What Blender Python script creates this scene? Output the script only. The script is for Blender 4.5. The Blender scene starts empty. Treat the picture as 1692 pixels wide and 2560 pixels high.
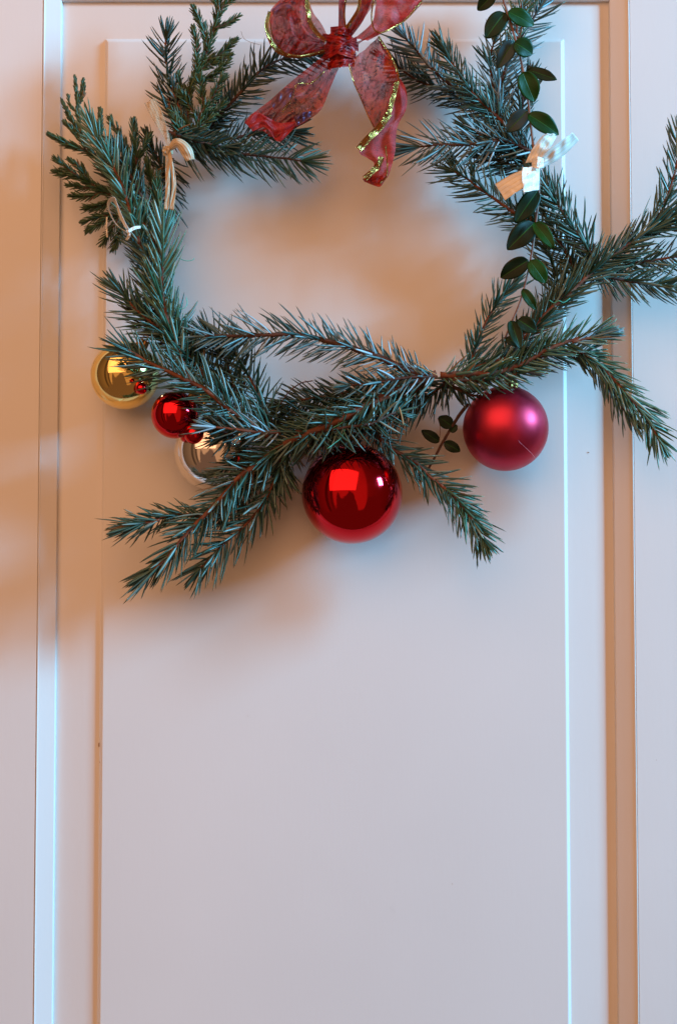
import bpy, math, random
import numpy as np
from mathutils import Vector, Matrix, Euler
R = math.radians
random.seed(7)
RNG = np.random.default_rng(11)
S = bpy.context.scene
COL = S.collection

# ------------------------------------------------------------------ camera
D = 1.33                      # metres from the lens to the door face
PITCH = R(2.9)
SH, LENS = 23.6, 35.0
cam = bpy.data.cameras.new('camera')
cam.sensor_fit = 'VERTICAL'; cam.sensor_height = SH; cam.sensor_width = SH * 676 / 1024
cam.lens = LENS; cam.clip_start = 0.05; cam.clip_end = 50
co = bpy.data.objects.new('camera', cam); COL.objects.link(co)
CL = Vector((0, -D * math.cos(PITCH), -D * math.sin(PITCH)))
co.location = CL
CR = Euler((R(90) + PITCH, 0, 0))
co.rotation_euler = CR
S.camera = co
cam.dof.use_dof = True; cam.dof.focus_distance = D - 0.062; cam.dof.aperture_fstop = 5.0
CM = CR.to_matrix()
K = SH / LENS / 2560.0

def P(x, y, d):
    """point whose distance in front of the door face is d millimetres"""
    r = CM @ Vector(((x - 846) * K, -(y - 1280) * K, -1))
    t = (-d / 1000.0 - CL.y) / r.y
    return CL + r * t
MM = 0.001
def PX(d):                    # size in metres of one photo pixel at depth d
    return K * (D - d / 1000.0)

# ------------------------------------------------------------------ light
S.render.engine = 'CYCLES'
S.view_settings.view_transform = 'Standard'; S.view_settings.look = 'None'
S.view_settings.gamma = 1; S.view_settings.exposure = 0.0
w = bpy.data.worlds.new('World'); S.world = w; w.use_nodes = True
nt = w.node_tree; bg = nt.nodes['Background']
WORLD, KEY = 0.62, 170
# the room behind the photographer as the balls mirror it: pale warm walls and ceiling, dark floor,
# the dark shapes of furniture and of someone standing against the wall
def wn(t, **kw):
    n = nt.nodes.new('ShaderNode' + t)
    for k, v in kw.items(): setattr(n, k, v)
    return n
tc = wn('TexCoord'); sp = wn('SeparateXYZ'); nt.links.new(tc.outputs['Generated'], sp.inputs[0])
ny = wn('Math', operation='MULTIPLY'); ny.inputs[1].default_value = -1; nt.links.new(sp.outputs['Y'], ny.inputs[0])
az = wn('Math', operation='ARCTAN2'); nt.links.new(sp.outputs['X'], az.inputs[0]); nt.links.new(ny.outputs[0], az.inputs[1])
azn = wn('MapRange'); azn.inputs[1].default_value = -math.pi; azn.inputs[2].default_value = math.pi
nt.links.new(az.outputs[0], azn.inputs[0])
def azramp(stops, interp='LINEAR'):
    c = wn('ValToRGB'); c.color_ramp.interpolation = interp; el = c.color_ramp.elements
    el[0].position = 0; el[0].color = (stops[0][1],) * 3 + (1,)
    el[1].position = 1; el[1].color = (stops[-1][1],) * 3 + (1,)
    for deg, v in stops[1:-1]:
        x = el.new((deg + 180) / 360); x.color = (v,) * 3 + (1,)
    nt.links.new(azn.outputs[0], c.inputs[0]); return c.outputs[0]
# height of the dark lower zone, 0..1 for z -1..1
low = azramp([(-180, .22), (-60, .22), (-40, .24), (-34, .49), (-24, .42), (-14, .45), (-6, .54), (2, .48), (7, .34), (16, .20), (32, .20), (38, .44), (66, .44), (76, .26), (180, .22)])
zz = wn('Math', operation='MULTIPLY_ADD'); zz.inputs[1].default_value = .5; zz.inputs[2].default_value = .5
nt.links.new(sp.outputs['Z'], zz.inputs[0])
nzr = wn('TexNoise'); nzr.inputs['Scale'].default_value = 3.5; nzr.inputs['Detail'].default_value = 3; nt.links.new(tc.outputs['Generated'], nzr.inputs['Vector'])
zn = wn('Math', operation='MULTIPLY_ADD'); zn.inputs[1].default_value = .22; nt.links.new(nzr.outputs[0], zn.inputs[0]); nt.links.new(zz.outputs[0], zn.inputs[2])
zo = wn('Math', operation='SUBTRACT'); zo.inputs[1].default_value = .11; nt.links.new(zn.outputs[0], zo.inputs[0])
df = wn('Math', operation='SUBTRACT'); nt.links.new(zo.outputs[0], df.inputs[0]); nt.links.new(low, df.inputs[1])
st = wn('MapRange'); st.inputs[1].default_value = -.02; st.inputs[2].default_value = .02; nt.links.new(df.outputs[0], st.inputs[0])
bright = azramp([(-180, .15), (-100, .18), (-72, .35), (-66, .40), (-64, .12), (-58, .14), (-57, .40), (-52, .4), (-51, .16), (-46, .20), (-44, 1.0), (-10, .97), (32, .90), (36, .38), (60, .30), (90, .22), (180, .15)])
ceil = wn('MapRange'); ceil.inputs[1].default_value = .6; ceil.inputs[2].default_value = .95; ceil.inputs[3].default_value = 1; ceil.inputs[4].default_value = .72
nt.links.new(zz.outputs[0], ceil.inputs[0])
ml = wn('Math', operation='MULTIPLY'); nt.links.new(bright, ml.inputs[0]); nt.links.new(ceil.outputs[0], ml.inputs[1])
wc = wn('Mix', data_type='RGBA'); nt.links.new(ml.outputs[0], wc.inputs[0]); wc.inputs[6].default_value = (0, 0, 0, 1); wc.inputs[7].default_value = (0.92, 0.445, 0.215, 1)
fin_ = wn('Mix', data_type='RGBA'); nt.links.new(st.outputs[0], fin_.inputs[0]); fin_.inputs[6].default_value = (0.26, 0.125, 0.072, 1); nt.links.new(wc.outputs[2], fin_.inputs[7])
nt.links.new(fin_.outputs[2], bg.inputs[0]); bg.inputs[1].default_value = WORLD

def area(name, loc, target, sx, sy, power, color):
    l = bpy.data.lights.new(name, 'AREA'); l.shape = 'RECTANGLE'; l.size = sx; l.size_y = sy
    l.energy = power; l.color = color
    o = bpy.data.objects.new(name, l); COL.objects.link(o)
    o.location = loc
    o.rotation_euler = (Vector(target) - Vector(loc)).to_track_quat('-Z', 'Y').to_euler()
    return o
# the window on the right: two casements of daylight
KEYC = (0.19, 0.63, 1.00)
area('window_light', (3.53, -1.13, 1.42), (0, 0, 0.05), 0.33, 0.95, KEY, KEYC)
area('window_light', (3.41, -1.49, 1.42), (0, 0, 0.05), 0.33, 0.95, KEY, KEYC)
# broad warm light of the room, from above and left of the camera
area('room_lamp', (-0.70, -1.75, 1.05), (0, 0, 0.22), 2.50, 1.90, 27, (1.0, 0.50, 0.265))

# ------------------------------------------------------------------ materials
def mat(name):
    m = bpy.data.materials.new(name); m.use_nodes = True
    return m, m.node_tree, m.node_tree.nodes['Principled BSDF']
def N(nt, t, **kw):
    n = nt.nodes.new('ShaderNode' + t)
    for k, v in kw.items(): setattr(n, k, v)
    return n
def setp(b, **kw):
    for k, v in kw.items():
        k = k.replace('_', ' ')
        b.inputs[k].default_value = (*v, 1) if isinstance(v, tuple) else v

def ramp(nt, fac, stops):
    c = N(nt, 'ValToRGB'); el = c.color_ramp.elements
    el[0].position, el[0].color = stops[0][0], (*stops[0][1], 1)
    el[1].position, el[1].color = stops[-1][0], (*stops[-1][1], 1)
    for p, q in stops[1:-1]:
        x = el.new(p); x.color = (*q, 1)
    nt.links.new(fac, c.inputs[0]); return c.outputs[0]

def simple(name, col, rough, metal=0.0, **kw):
    m, nt, b = mat(name); setp(b, Base_Color=col, Roughness=rough, Metallic=metal, **kw); return m

def paint_mat():
    m, nt, b = mat('satin_white_paint')
    setp(b, Roughness=0.42, Specular_IOR_Level=0.45)
    tc = N(nt, 'TexCoord')
    n = N(nt, 'TexNoise'); n.inputs['Scale'].default_value = 3.0; n.inputs['Detail'].default_value = 3
    nt.links.new(tc.outputs['Object'], n.inputs['Vector'])
    c = ramp(nt, n.outputs[0], [(0.3, (0.72, 0.715, 0.70)), (0.7, (0.77, 0.765, 0.75))])
    wv = N(nt, 'TexNoise'); wv.inputs['Scale'].default_value = 14; wv.inputs['Detail'].default_value = 6; wv.inputs['Roughness'].default_value = .7
    nt.links.new(tc.outputs['Object'], wv.inputs['Vector'])
    sc = N(nt, 'MapRange'); sc.inputs[1].default_value = .66; sc.inputs[2].default_value = .74; nt.links.new(wv.outputs[0], sc.inputs[0])
    sm = N(nt, 'Math', operation='MULTIPLY'); sm.inputs[1].default_value = .10; nt.links.new(sc.outputs[0], sm.inputs[0])
    cm = N(nt, 'Mix', data_type='RGBA'); nt.links.new(sm.outputs[0], cm.inputs[0]); nt.links.new(c, cm.inputs[6]); cm.inputs[7].default_value = (.35, .31, .27, 1); c = cm.outputs[2]
    rr_ = N(nt, 'MapRange'); rr_.inputs[3].default_value = .36; rr_.inputs[4].default_value = .50; nt.links.new(wv.outputs[0], rr_.inputs[0]); nt.links.new(rr_.outputs[0], b.inputs['Roughness'])
    nt.links.new(c, b.inputs['Base Color'])
    n2 = N(nt, 'TexNoise'); n2.inputs['Scale'].default_value = 350; n2.inputs['Detail'].default_value = 4
    mp = N(nt, 'Mapping'); mp.inputs['Scale'].default_value = (1, 1, 0.15)
    nt.links.new(tc.outputs['Object'], mp.inputs[0]); nt.links.new(mp.outputs[0], n2.inputs['Vector'])
    bp = N(nt, 'Bump'); bp.inputs['Strength'].default_value = 0.08; bp.inputs['Distance'].default_value = 0.0006
    w3 = N(nt, 'Math', operation='MULTIPLY_ADD'); w3.inputs[1].default_value = 2.2; nt.links.new(wv.outputs[0], w3.inputs[0]); nt.links.new(n2.outputs[0], w3.inputs[2])
    nt.links.new(w3.outputs[0], bp.inputs['Height']); nt.links.new(bp.outputs[0], b.inputs['Normal'])
    return m
PAINT = paint_mat()

def needle_mat(name, a, bcol, c3, tip, rough=0.36):
    m, nt, b = mat(name)
    g = N(nt, 'NewGeometry'); at = N(nt, 'Attribute'); at.attribute_name = 'along'
    base = ramp(nt, g.outputs['Random Per Island'], [(0.0, a), (0.45, bcol), (0.75, bcol), (0.975, c3), (0.985, (0.20, 0.10, 0.04)), (1.0, (0.16, 0.08, 0.03))])
    tipf = N(nt, 'MapRange'); tipf.inputs[1].default_value = 0.86; tipf.inputs[2].default_value = 1.0
    nt.links.new(at.outputs['Fac'], tipf.inputs[0])
    mx = N(nt, 'Mix', data_type='RGBA')
    nt.links.new(tipf.outputs[0], mx.inputs[0]); nt.links.new(base, mx.inputs[6]); mx.inputs[7].default_value = (*tip, 1)
    nt.links.new(mx.outputs[2], b.inputs['Base Color'])
    setp(b, Roughness=rough, Specular_IOR_Level=0.6)
    return m
SPRUCE = needle_mat('spruce_needles', (0.008, 0.046, 0.026), (0.048, 0.122, 0.090), (0.22, 0.34, 0.31), (0.12, 0.13, 0.05))
BLUE = needle_mat('blue_spruce_needles', (0.020, 0.072, 0.062), (0.130, 0.235, 0.245), (0.46, 0.58, 0.64), (0.16, 0.17, 0.10))
LIGHTG = needle_mat('fresh_spruce_needles', (0.020, 0.100, 0.045), (0.095, 0.220, 0.160), (0.32, 0.48, 0.42), (0.22, 0.27, 0.10))
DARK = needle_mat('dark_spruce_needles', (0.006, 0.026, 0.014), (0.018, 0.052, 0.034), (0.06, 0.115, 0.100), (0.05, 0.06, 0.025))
JUNI = needle_mat('juniper_needles', (0.012, 0.045, 0.012), (0.030, 0.080, 0.026), (0.080, 0.15, 0.06), (0.17, 0.17, 0.06), 0.45)

def bark_mat(name, c1, c2):
    m, nt, b = mat(name); tc = N(nt, 'TexCoord')
    n = N(nt, 'TexNoise'); n.inputs['Scale'].default_value = 220; n.inputs['Detail'].default_value = 5
    nt.links.new(tc.outputs['Object'], n.inputs['Vector'])
    nt.links.new(ramp(nt, n.outputs[0], [(0.3, c1), (0.7, c2)]), b.inputs['Base Color'])
    bp = N(nt, 'Bump'); bp.inputs['Strength'].default_value = 0.8; bp.inputs['Distance'].default_value = 0.0008
    nt.links.new(n.outputs[0], bp.inputs['Height']); nt.links.new(bp.outputs[0], b.inputs['Normal'])
    setp(b, Roughness=0.75); return m
BARK = bark_mat('red_brown_bark', (0.085, 0.024, 0.011), (0.26, 0.082, 0.036))
BARKD = bark_mat('dark_bark', (0.035, 0.014, 0.009), (0.12, 0.045, 0.025))
VINE = bark_mat('vine_bark', (0.16, 0.08, 0.06), (0.34, 0.20, 0.16))

def glass_ball(name, col, rough, metal=1.0, bump=0.0, **kw):
    m, nt, b = mat(name); setp(b, Base_Color=col, Roughness=rough, Metallic=metal, **kw)
    tc = N(nt, 'TexCoord')
    n = N(nt, 'TexNoise'); n.inputs['Scale'].default_value = 60; n.inputs['Detail'].default_value = 6
    nt.links.new(tc.outputs['Object'], n.inputs['Vector'])
    mr = N(nt, 'MapRange'); mr.inputs[1].default_value = 0.45; mr.inputs[2].default_value = 0.8
    mr.inputs[3].default_value = rough; mr.inputs[4].default_value = rough + 0.12
    nt.links.new(n.outputs[0], mr.inputs[0]); nt.links.new(mr.outputs[0], b.inputs['Roughness'])
    if bump:
        n3 = N(nt, 'TexNoise'); n3.inputs['Scale'].default_value = 25; nt.links.new(tc.outputs['Object'], n3.inputs['Vector'])
        bp = N(nt, 'Bump'); bp.inputs['Strength'].default_value = bump; bp.inputs['Distance'].default_value = 0.002
        nt.links.new(n3.outputs[0], bp.inputs['Height']); nt.links.new(bp.outputs[0], b.inputs['Normal'])
    return m
RED = glass_ball('shiny_red_glass', (0.62, 0.012, 0.020), 0.05, bump=0.05)
GOLDB = glass_ball('shiny_gold_glass', (1.0, 0.76, 0.27), 0.06, bump=0.03)
SILVER = glass_ball('shiny_silver_glass', (0.86, 0.84, 0.81), 0.05, bump=0.03)
MATTE = glass_ball('matte_red_glass', (0.52, 0.032, 0.065), 0.39, metal=1.0)
CAP = simple('gold_cap_metal', (0.40, 0.22, 0.07), 0.45, 1.0)
CAPS = simple('silver_cap_metal', (0.75, 0.72, 0.68), 0.25, 1.0)
WIRE = simple('thin_wire', (0.30, 0.26, 0.22), 0.4, 0.9)
THREAD = simple('turquoise_thread', (0.08, 0.55, 0.42), 0.5)
SEAM = simple('seam_edge', (0.75, 0.22, 0.28), 0.3, 0.6)
DRY = simple('dry_twig', (0.42, 0.25, 0.10), 0.7)

def leaf_mat(name, c1, c2, rough=0.24):
    m, nt, b = mat(name); uv = N(nt, 'UVMap'); uv.uv_map = 'uv'
    sx = N(nt, 'SeparateXYZ'); nt.links.new(uv.outputs[0], sx.inputs[0])
    v = N(nt, 'Math', operation='SUBTRACT'); nt.links.new(sx.outputs[0], v.inputs[0]); v.inputs[1].default_value = 0.5
    a = N(nt, 'Math', operation='ABSOLUTE'); nt.links.new(v.outputs[0], a.inputs[0])
    mid = N(nt, 'MapRange'); mid.inputs[1].default_value = 0.012; mid.inputs[2].default_value = 0.04
    mid.inputs[3].default_value = 1; mid.inputs[4].default_value = 0
    nt.links.new(a.outputs[0], mid.inputs[0])
    # side veins: slanted lines
    md = N(nt, 'Math', operation='MULTIPLY'); nt.links.new(a.outputs[0], md.inputs[0]); md.inputs[1].default_value = 1.0
    sb = N(nt, 'Math', operation='SUBTRACT'); nt.links.new(sx.outputs[1], sb.inputs[0]); nt.links.new(md.outputs[0], sb.inputs[1])
    m6 = N(nt, 'Math', operation='MULTIPLY'); nt.links.new(sb.outputs[0], m6.inputs[0]); m6.inputs[1].default_value = 6.0
    fr = N(nt, 'Math', operation='FRACT'); nt.links.new(m6.outputs[0], fr.inputs[0])
    vn = N(nt, 'MapRange'); vn.inputs[1].default_value = 0.0; vn.inputs[2].default_value = 0.12
    vn.inputs[3].default_value = 0.18; vn.inputs[4].default_value = 0
    nt.links.new(fr.outputs[0], vn.inputs[0])
    mx_ = N(nt, 'Math', operation='MAXIMUM'); nt.links.new(mid.outputs[0], mx_.inputs[0]); nt.links.new(vn.outputs[0], mx_.inputs[1])
    oi = N(nt, 'ObjectInfo')
    base = N(nt, 'Mix', data_type='RGBA'); nt.links.new(oi.outputs['Random'], base.inputs[0])
    base.inputs[6].default_value = (*c1, 1); base.inputs[7].default_value = (*c2, 1)
    mx = N(nt, 'Mix', data_type='RGBA'); nt.links.new(mx_.outputs[0], mx.inputs[0])
    nt.links.new(base.outputs[2], mx.inputs[6]); mx.inputs[7].default_value = (0.018, 0.085, 0.010, 1)
    nt.links.new(mx.outputs[2], b.inputs['Base Color'])
    bp = N(nt, 'Bump'); bp.inputs['Strength'].default_value = 0.4; bp.inputs['Distance'].default_value = 0.0006; bp.invert = True
    nt.links.new(mx_.outputs[0], bp.inputs['Height']); nt.links.new(bp.outputs[0], b.inputs['Normal'])
    setp(b, Roughness=rough, Specular_IOR_Level=0.22); return m
LEAF = leaf_mat('glossy_green_leaf', (0.002, 0.030, 0.002), (0.004, 0.060, 0.003), .42)
LEAFD = leaf_mat('dark_leaf', (0.001, 0.012, 0.003), (0.002, 0.020, 0.004), .46)
LEAFB = leaf_mat('gloss_tinted_leaf', (0.016, 0.045, 0.050), (0.022, 0.055, 0.065), 0.30)  # blue gloss put into the base colour of these leaves

def sheer_mat(name, alpha=0.62, pink=False):
    m, nt, b = mat(name)
    uv = N(nt, 'UVMap'); uv.uv_map = 'uv'
    nz = N(nt, 'TexNoise'); nz.inputs['Scale'].default_value = 4.5; nz.inputs['Detail'].default_value = 3
    nt.links.new(uv.outputs[0], nz.inputs['Vector'])
    off = N(nt, 'Mix', data_type='RGBA', blend_type='ADD'); off.inputs[0].default_value = 0.6
    nt.links.new(uv.outputs[0], off.inputs[6]); nt.links.new(nz.outputs['Color'], off.inputs[7])
    vo = N(nt, 'TexVoronoi', feature='DISTANCE_TO_EDGE'); vo.inputs['Scale'].default_value = 4.2
    nt.links.new(off.outputs[2], vo.inputs['Vector'])
    ln = N(nt, 'MapRange'); ln.inputs[1].default_value = 0.02; ln.inputs[2].default_value = 0.075
    ln.inputs[3].default_value = 1; ln.inputs[4].default_value = 0
    nt.links.new(vo.outputs['Distance'], ln.inputs[0])
    nb_ = N(nt, 'TexNoise'); nb_.inputs['Scale'].default_value = 7; nb_.inputs['Detail'].default_value = 2; nt.links.new(uv.outputs[0], nb_.inputs['Vector'])
    nbm = N(nt, 'MapRange'); nbm.inputs[1].default_value = .36; nbm.inputs[2].default_value = .47; nt.links.new(nb_.outputs[0], nbm.inputs[0])
    lnm = N(nt, 'Math', operation='MULTIPLY'); nt.links.new(ln.outputs[0], lnm.inputs[0]); nt.links.new(nbm.outputs[0], lnm.inputs[1]); ln = lnm
    n2 = N(nt, 'TexNoise'); n2.inputs['Scale'].default_value = 2.2; n2.inputs['Detail'].default_value = 2
    nt.links.new(uv.outputs[0], n2.inputs['Vector'])
    if pink:
        st = [(0.30, (0.34, 0.006, 0.012)), (0.5, (0.58, 0.020, 0.035)), (0.7, (0.66, 0.07, 0.09))]
    else:
        st = [(0.22, (0.07, 0.02, 0.06)), (0.36, (0.24, 0.003, 0.006)), (0.46, (0.46, 0.004, 0.006)), (0.56, (0.50, 0.004, 0.006)), (0.66, (0.60, 0.07, 0.008)), (0.8, (0.30, 0.006, 0.010))]
    base = ramp(nt, n2.outputs[0], st)
    mx = N(nt, 'Mix', data_type='RGBA'); nt.links.new(ln.outputs[0], mx.inputs[0]); nt.links.new(base, mx.inputs[6])
    mx.inputs[7].default_value = (0.30, 0.015, 0.02, 1) if pink else (0.045, 0.003, 0.004, 1)
    # glitter grain
    g = N(nt, 'TexNoise'); g.inputs['Scale'].default_value = 90; g.inputs['Detail'].default_value = 2
    nt.links.new(uv.outputs[0], g.inputs['Vector'])
    gm = N(nt, 'MapRange'); gm.inputs[1].default_value = 0.60; gm.inputs[2].default_value = 0.68
    nt.links.new(g.outputs[0], gm.inputs[0])
    mx2 = N(nt, 'Mix', data_type='RGBA'); nt.links.new(gm.outputs[0], mx2.inputs[0]); nt.links.new(mx.outputs[2], mx2.inputs[6])
    mx2.inputs[7].default_value = (0.92, 0.26, 0.20, 1)
    nt.links.new(mx2.outputs[2], b.inputs['Base Color'])
    al = N(nt, 'MapRange'); al.inputs[3].default_value = alpha; al.inputs[4].default_value = 0.92
    nt.links.new(ln.outputs[0], al.inputs[0])
    al2 = N(nt, 'Math', operation='MULTIPLY_ADD'); nt.links.new(gm.outputs[0], al2.inputs[0]); al2.inputs[1].default_value = 0.2
    nt.links.new(al.outputs[0], al2.inputs[2]); al2.use_clamp = True
    nt.links.new(al2.outputs[0], b.inputs['Alpha'])
    bp = N(nt, 'Bump'); bp.inputs['Strength'].default_value = 0.5; bp.inputs['Distance'].default_value = 0.0008
    nt.links.new(g.outputs[0], bp.inputs['Height']); nt.links.new(bp.outputs[0], b.inputs['Normal'])
    setp(b, Roughness=0.33, Metallic=0.1, Specular_IOR_Level=0.45)
    # light comes through the gauze
    tr = N(nt, 'BsdfTranslucent'); nt.links.new(mx2.outputs[2], tr.inputs[0])
    tp = N(nt, 'BsdfTransparent'); ms0 = N(nt, 'MixShader'); nt.links.new(al2.outputs[0], ms0.inputs[0])
    nt.links.new(tp.outputs[0], ms0.inputs[1]); nt.links.new(tr.outputs[0], ms0.inputs[2])
    ms = N(nt, 'MixShader'); ms.inputs[0].default_value = 0.28
    nt.links.new(b.outputs[0], ms.inputs[1]); nt.links.new(ms0.outputs[0], ms.inputs[2])
    nt.links.new(ms.outputs[0], nt.nodes['Material Output'].inputs['Surface'])
    return m
SHEER = sheer_mat('sheer_red_organza', 0.70)
SHEERP = sheer_mat('sheer_pink_organza', 0.88, True)
def knot_mat():
    m, nt, b = mat('tied_red_gauze'); tc = N(nt, 'TexCoord')
    n = N(nt, 'TexNoise'); n.inputs['Scale'].default_value = 160; n.inputs['Detail'].default_value = 4
    nt.links.new(tc.outputs['Object'], n.inputs['Vector'])
    nt.links.new(ramp(nt, n.outputs[0], [(0.3, (0.10, 0.002, 0.003)), (0.55, (0.38, 0.008, 0.008)), (0.75, (0.55, 0.06, 0.01))]), b.inputs['Base Color'])
    bp = N(nt, 'Bump'); bp.inputs['Strength'].default_value = 0.6; bp.inputs['Distance'].default_value = 0.001
    nt.links.new(n.outputs[0], bp.inputs['Height']); nt.links.new(bp.outputs[0], b.inputs['Normal'])
    setp(b, Roughness=0.42, Specular_IOR_Level=0.4); return m
KNOTM = knot_mat()
SHEERD = sheer_mat('gathered_red_organza', 0.95)

def gold_mat():
    m, nt, b = mat('gold_ribbon_edge')
    uv = N(nt, 'UVMap'); uv.uv_map = 'uv'
    wv = N(nt, 'TexWave', wave_type='BANDS', bands_direction='Y'); wv.inputs['Scale'].default_value = 9; wv.inputs['Distortion'].default_value = 1.5
    nt.links.new(uv.outputs[0], wv.inputs['Vector'])
    nt.links.new(ramp(nt, wv.outputs['Fac'], [(0.1, (0.24, 0.09, 0.015)), (0.85, (0.95, 0.47, 0.13))]), b.inputs['Base Color'])
    bp = N(nt, 'Bump'); bp.inputs['Strength'].default_value = 0.7; bp.inputs['Distance'].default_value = 0.0006
    nt.links.new(wv.outputs['Fac'], bp.inputs['Height']); nt.links.new(bp.outputs[0], b.inputs['Normal'])
    setp(b, Roughness=0.27, Metallic=1.0); return m
GOLD = gold_mat()

def cream_mat(name, alpha=1.0, dull=1.0):
    m, nt, b = mat(name)
    uv = N(nt, 'UVMap'); uv.uv_map = 'uv'; sx = N(nt, 'SeparateXYZ'); nt.links.new(uv.outputs[0], sx.inputs[0])
    ml = N(nt, 'Math', operation='MULTIPLY'); ml.inputs[1].default_value = 2 * math.pi * 4.5; nt.links.new(sx.outputs[0], ml.inputs[0])
    sn = N(nt, 'Math', operation='SINE'); nt.links.new(ml.outputs[0], sn.inputs[0])
    nz = N(nt, 'TexNoise'); nz.inputs['Scale'].default_value = 3.0; nt.links.new(uv.outputs[0], nz.inputs['Vector'])
    base = ramp(nt, sn.outputs[0], [(0.0, (0.95, 0.93, 0.87)), (0.8, (0.94, 0.91, 0.82)), (1.0, (0.84, 0.74, 0.52))] if dull > .8 else [(0.0, (0.60, 0.50, 0.34)), (0.7, (0.56, 0.44, 0.28)), (1.0, (0.40, 0.27, 0.13))])
    nt.links.new(base, b.inputs['Base Color'])
    g = N(nt, 'TexNoise'); g.inputs['Scale'].default_value = 40; nt.links.new(uv.outputs[0], g.inputs['Vector'])
    ad = N(nt, 'Math', operation='ADD'); nt.links.new(sn.outputs[0], ad.inputs[0]); nt.links.new(g.outputs[0], ad.inputs[1])
    bp = N(nt, 'Bump'); bp.inputs['Strength'].default_value = 0.25; bp.inputs['Distance'].default_value = 0.0006
    nt.links.new(ad.outputs[0], bp.inputs['Height']); nt.links.new(bp.outputs[0], b.inputs['Normal'])
    setp(b, Roughness=0.38, Specular_IOR_Level=0.6)
    b.inputs['Alpha'].default_value = alpha
    return m
CREAM = cream_mat('cream_striped_ribbon')
CREAMG = cream_mat('gold_striped_ribbon', 1.0, 0.88)
CREAMD = cream_mat('dull_striped_ribbon', 1.0, 0.45)  # gold ribbon, its colour also dulled for the shade on the left bow
CREAMT = cream_mat('thin_cream_ribbon', 0.38, 0.8)

# ------------------------------------------------------------------ helpers
def meta(o, label=None, cat=None, group=None, kind=None):
    if label: o['label'] = label
    if cat: o['category'] = cat
    if group: o['group'] = group
    if kind: o['kind'] = kind
    return o
def empty(name, loc, label=None, cat=None, group=None):
    o = bpy.data.objects.new(name, None); o.empty_display_size = 0.01
    COL.objects.link(o); o.location = loc
    return meta(o, label, cat, group)
def link(name, me, m, parent=None, smooth=True):
    me.materials.append(m)
    if smooth: me.polygons.foreach_set('use_smooth', [True] * len(me.polygons))
    o = bpy.data.objects.new(name, me); COL.objects.link(o)
    if parent is not None:
        o.parent = parent
        L = Vector((0, 0, 0)); q = parent
        while q is not None: L += q.location; q = q.parent
        o.location = -L
    return o
def mesh(name, v, f):
    me = bpy.data.meshes.new(name); me.from_pydata([tuple(x) for x in v], [], f); me.update(); return me
def cat_rom(pts, n):
    p = np.array(pts, float)
    p = np.vstack([2 * p[0] - p[1], p, 2 * p[-1] - p[-2]])
    seg = np.linalg.norm(np.diff(p, axis=0), axis=1)[1:-1]
    cum = np.concatenate([[0], np.cumsum(seg)]); tot = cum[-1]
    out = []
    for s in np.linspace(0, tot, n):
        i = min(int(np.searchsorted(cum, s, side='right')) - 1, len(seg) - 1)
        t = (s - cum[i]) / max(seg[i], 1e-9)
        a, b, c, d = p[i], p[i + 1], p[i + 2], p[i + 3]
        out.append(0.5 * ((2 * b) + (-a + c) * t + (2 * a - 5 * b + 4 * c - d) * t * t + (-a + 3 * b - 3 * c + d) * t ** 3))
    return np.array(out), tot
def world(pts, dd=45):
    return [tuple(P(q[0], q[1], q[2] if len(q) > 2 else dd)) for q in pts]
def norm(a): return a / np.maximum(np.linalg.norm(a, axis=-1, keepdims=True), 1e-12)

def tube_mesh(name, W, radii, sides=7, knob=0.0):
    W = np.array(W); n = len(W)
    T = norm(np.gradient(W, axis=0))
    up = np.array([0, -1.0, 0.13]); A = norm(np.cross(T, up)); B = np.cross(T, A)
    v = []; f = []
    for i in range(n):
        for k in range(sides):
            a = 2 * math.pi * k / sides
            r = radii[i] * (1 + knob * (RNG.random() - 0.5))
            v.append(W[i] + r * (math.cos(a) * A[i] + math.sin(a) * B[i]))
    for i in range(n - 1):
        for k in range(sides):
            a = i * sides + k; b = i * sides + (k + 1) % sides
            f.append((a, b, b + sides, a + sides))
    f.append(tuple(range(sides))[::-1]); f.append(tuple(range((n - 1) * sides, n * sides)))
    return mesh(name, v, f)
def wire(name, pts, r_mm, m, parent, dd=45, n=20):
    W, _ = cat_rom(world(pts, dd), n)
    return link(name, tube_mesh(name, W, [r_mm * MM] * n, 6), m, parent)

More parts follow.
